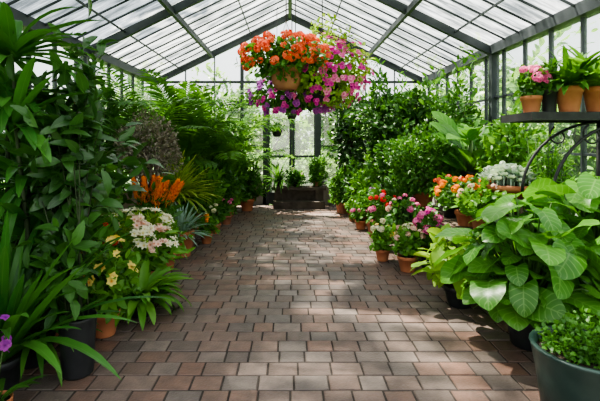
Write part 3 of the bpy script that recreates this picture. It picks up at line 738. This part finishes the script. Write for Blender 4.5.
foliage(t, (-.02, 0, .38), (.54, .40, .27), 1400, .08, .055, G['mid'], OVATE, .3, .1, .9, lump=.15)
flowers(t, 'orange', (-.02, 0, .41), (.53, .40, .30), 98, .85, -.45, face=(0, -1, .3))
t = basket(.44, 5.90, 2.15, .24, .28, BLACKP, 'hanging ball of pink petunias with lime green trailing leaves')
foliage(t, (0, 0, .44), (.60, .44, .50), 3200, .075, .042, G['lime'], OVATE, .35, -.1, 1.0, lump=.10)
flowers(t, 'magenta', (.05, 0, .40), (.58, .43, .47), 58, .9, -.9, face=(.3, -1, -.3))
flowers(t, 'pink', (.03, 0, .40), (.58, .43, .48), 40, .9, -.9, face=(.3, -1, -.3))
t = basket(.08, 6.3, 2.08, .17, .18, BLACKP, 'lower hanging basket of deep purple flowers behind the terracotta one')
foliage(t, (0, 0, .20), (.66, .40, .26), 1900, .07, .042, G['mid'], OVATE, .3, -.2, 1.0, lump=.10)
flowers(t, 'purple', (0, 0, .19), (.67, .40, .27), 66, 1., -.95, face=(0, -1, -.2))
flowers(t, 'magenta', (0, 0, .19), (.67, .40, .27), 34, .85, -.95, face=(.3, -1, -.2))
t = basket(-.30, 9.95, 1.72, .12, .14, BLACKP, 'small dark hanging pot left of door centre at the back')
foliage(t, (0, 0, .2), (.17, .17, .11), 200, .07, .035, G['mid'], OVATE)
t = basket(.04, 10.15, 2.08, .11, .14, BLACKP, 'small dark hanging pot higher up in front of the door')
foliage(t, (0, 0, .2), (.16, .16, .12), 200, .07, .035, G['deep'], OVATE)

# ------------------------------------------------------------------ stone bench at the back
t = thing('stone_bench', 'dark stepped stone bench in front of the glazed door at the path end', 'bench', .22, 10.75)
mb = MB(); box(mb, -.66, .66, -.2, .2, .42, .50); part('seat_slab', mb, STONE, t, False)
for x in (-.5, .5):
    mb = MB(); box(mb, x - .1, x + .1, -.15, .15, 0, .42); part('bench_leg', mb, STONE, t, False)
mb = MB(); box(mb, -.4, .4, -.04, .12, 0, .42); part('back_panel', mb, STONE, t, False)
mb = MB(); box(mb, -.62, .62, -.42, -.2, 0, .17); part('step', mb, STONE, t, False)
t = thing('bench_plant', 'bushy green plant with cream flowers at the middle of the stone bench', 'potted plant', .14, 10.78, .5)
z = pot(t, .10, .14, BLACKP); shrub(t, z, (0, -.02, .22), (.22, .17, .20), 420, .11, .05, G['mid'], zmin=.02)
flowers(t, 'creamu', (0, -.02, .26), (.22, .17, .2), 4, .55, .0, face=(0, -1, .3))
t = thing('bench_plant', 'leafy green pot plant on the right of the stone bench', 'potted plant', .66, 10.80, .5)
z = pot(t, .10, .14, TERRAD); shrub(t, z, (0, -.02, .34), (.24, .18, .36), 600, .12, .05, G['mid'], zmin=.02)
t = thing('bench_plant', 'arching thin green plant on the left end of the stone bench', 'potted plant', -.28, 10.80, .5)
z = pot(t, .10, .14, BLACKP); straps(t, z, 90, .66, .04, G['mid'], .1, 1.5, .4, 1.8)

# ------------------------------------------------------------------ keep indoor plants inside the glass
bpy.context.view_layer.update()
for o in list(C.objects):
    if o.type != 'MESH' or o.data.users > 1 or o.get('kind') == 'structure' or o.parent is None: continue
    r = o
    while r.parent is not None: r = r.parent
    if r.get('kind') == 'structure': continue
    off = np.array(o.matrix_world.translation); n = len(o.data.vertices)
    co = np.empty(n * 3, np.float32); o.data.vertices.foreach_get('co', co); co = co.reshape(-1, 3) + off
    if o.name.startswith(('hook_rod', 'bracket', 'shelf_board')): continue
    j = np.abs(rng.normal(size=n)) * .012
    new = co.copy(); new[:, 0] = np.clip(new[:, 0], -3.37 + j, 3.37 - j); new[:, 1] = np.minimum(new[:, 1], 11.08 - j)
    new[:, 2] = np.minimum(new[:, 2], RZ - (RZ - EZ) * np.abs(new[:, 0]) / HX - .16 - j)
    if np.abs(new - co).max() > 1e-4: o.data.vertices.foreach_set('co', (new - off).astype(np.float32).ravel()); o.data.update()

# ------------------------------------------------------------------ garden trees outside
def gtree(h, R, n, ll=.34):
    t = thing('garden_tree', '', 'tree', 0, 0, -.07); zt = h - R[2]
    trunk(t, 0, zt, .13, BARK, .1); stems(t, zt * .6, (0, 0, zt), R, 18, .05, BARK, .05, 'branches')
    foliage(t, (0, 0, zt), R, n, ll, ll * .53, G['tree'], OVATE, .45, .1, .9, lump=.25)
    return t
protos = [gtree(4.2, (1.4, 1.4, 1.8), 2300, .3), gtree(2.9, (1.3, 1.2, 1.45), 2100, .26), gtree(11.2, (2.3, 2.1, 2.4), 3400, .38)]
used = [False] * 3
def plant(k, x, y, rz, lab, grp=None, s=1):
    o = protos[k]
    if used[k]:
        r = o.copy(); C.objects.link(r)
        for ch in o.children: c = ch.copy(); C.objects.link(c); c.parent = r
        o = r
    used[k] = True
    o.location = (x, y, -.07); o.rotation_euler = (0, 0, rz); o.scale = (s, s, s); o['label'] = lab
    if grp: o['group'] = grp
for k, x, y in ((1, -3.7, 14.2), (1, -.4, 14.6), (1, 2.9, 14.2), (0, -6.2, 17.4), (0, 6.4, 16.8), (0, -2.4, 18.8), (0, 1.9, 19.0)):
    plant(k, x, y, x * 3 + y, 'leafy garden tree outside beyond the back glass wall', 'garden trees beyond the back wall')
for x, y, lab in ((-.62, 12.3, 'rounded garden bush outside just behind the left door leaf'), (.80, 12.3, 'rounded garden bush outside just behind the right door leaf')):
    plant(1, x, y, y * 2, lab, None, .47)
for k, x, y in ((1, 6.2, 5.9), (1, 6.3, 9.4), (0, 6.8, 13.0), (1, 6.1, 2.5)):
    plant(k, x, y, x * 3 + y, 'leafy garden tree outside the right glass wall', 'garden trees beyond the right wall')
for k, x, y in ((1, -6.1, 4.0), (1, -6.2, 11.4), (0, -7.6, .6)):
    plant(k, x, y, x * 3 + y, 'leafy garden tree outside the left glass wall', 'garden trees beyond the left wall')
plant(2, -5.2, 7.2, .4, 'unseen very tall tree added outside the left glass wall to shade the front of the path')  # added shade caster, crown out of view, dapples the near path

# ------------------------------------------------------------------ light, sky, camera
sun = bpy.data.lights.new('sun', 'SUN'); sun.energy = 44; sun.angle = math.radians(1.6); sun.color = (1, .90, .76)
so = bpy.data.objects.new('sun', sun); C.objects.link(so)
so.rotation_euler = Vector((.34, -.36, -.87)).to_track_quat('-Z', 'Y').to_euler(); so.location = (-8, 9, 12)
wd = bpy.data.worlds.new('sky'); SC.world = wd; wd.use_nodes = True; nt = wd.node_tree
bg = nt.nodes['Background']
tc = nt.nodes.new('ShaderNodeTexCoord'); sx = nt.nodes.new('ShaderNodeSeparateXYZ'); nt.links.new(tc.outputs['Generated'], sx.inputs[0])
rp = nt.nodes.new('ShaderNodeValToRGB'); nt.links.new(sx.outputs[2], rp.inputs[0])
rp.color_ramp.elements[0].color = (.97, .98, 1, 1); rp.color_ramp.elements[1].color = (.80, .89, 1, 1); rp.color_ramp.elements[1].position = .9
nt.links.new(rp.outputs[0], bg.inputs[0]); bg.inputs[1].default_value = 2.4
try: SC.view_settings.look = 'AgX - Medium High Contrast'
except Exception: pass

cam = bpy.data.cameras.new('camera'); cam.sensor_width = 36; cam.lens = 433 * 36 / 600; cam.shift_x = 10 / 600; cam.shift_y = -58.5 / 600
co = bpy.data.objects.new('camera', cam); C.objects.link(co); co.location = (0, 0, 1.6); co.rotation_euler = (PI / 2, 0, 0)
SC.camera = co
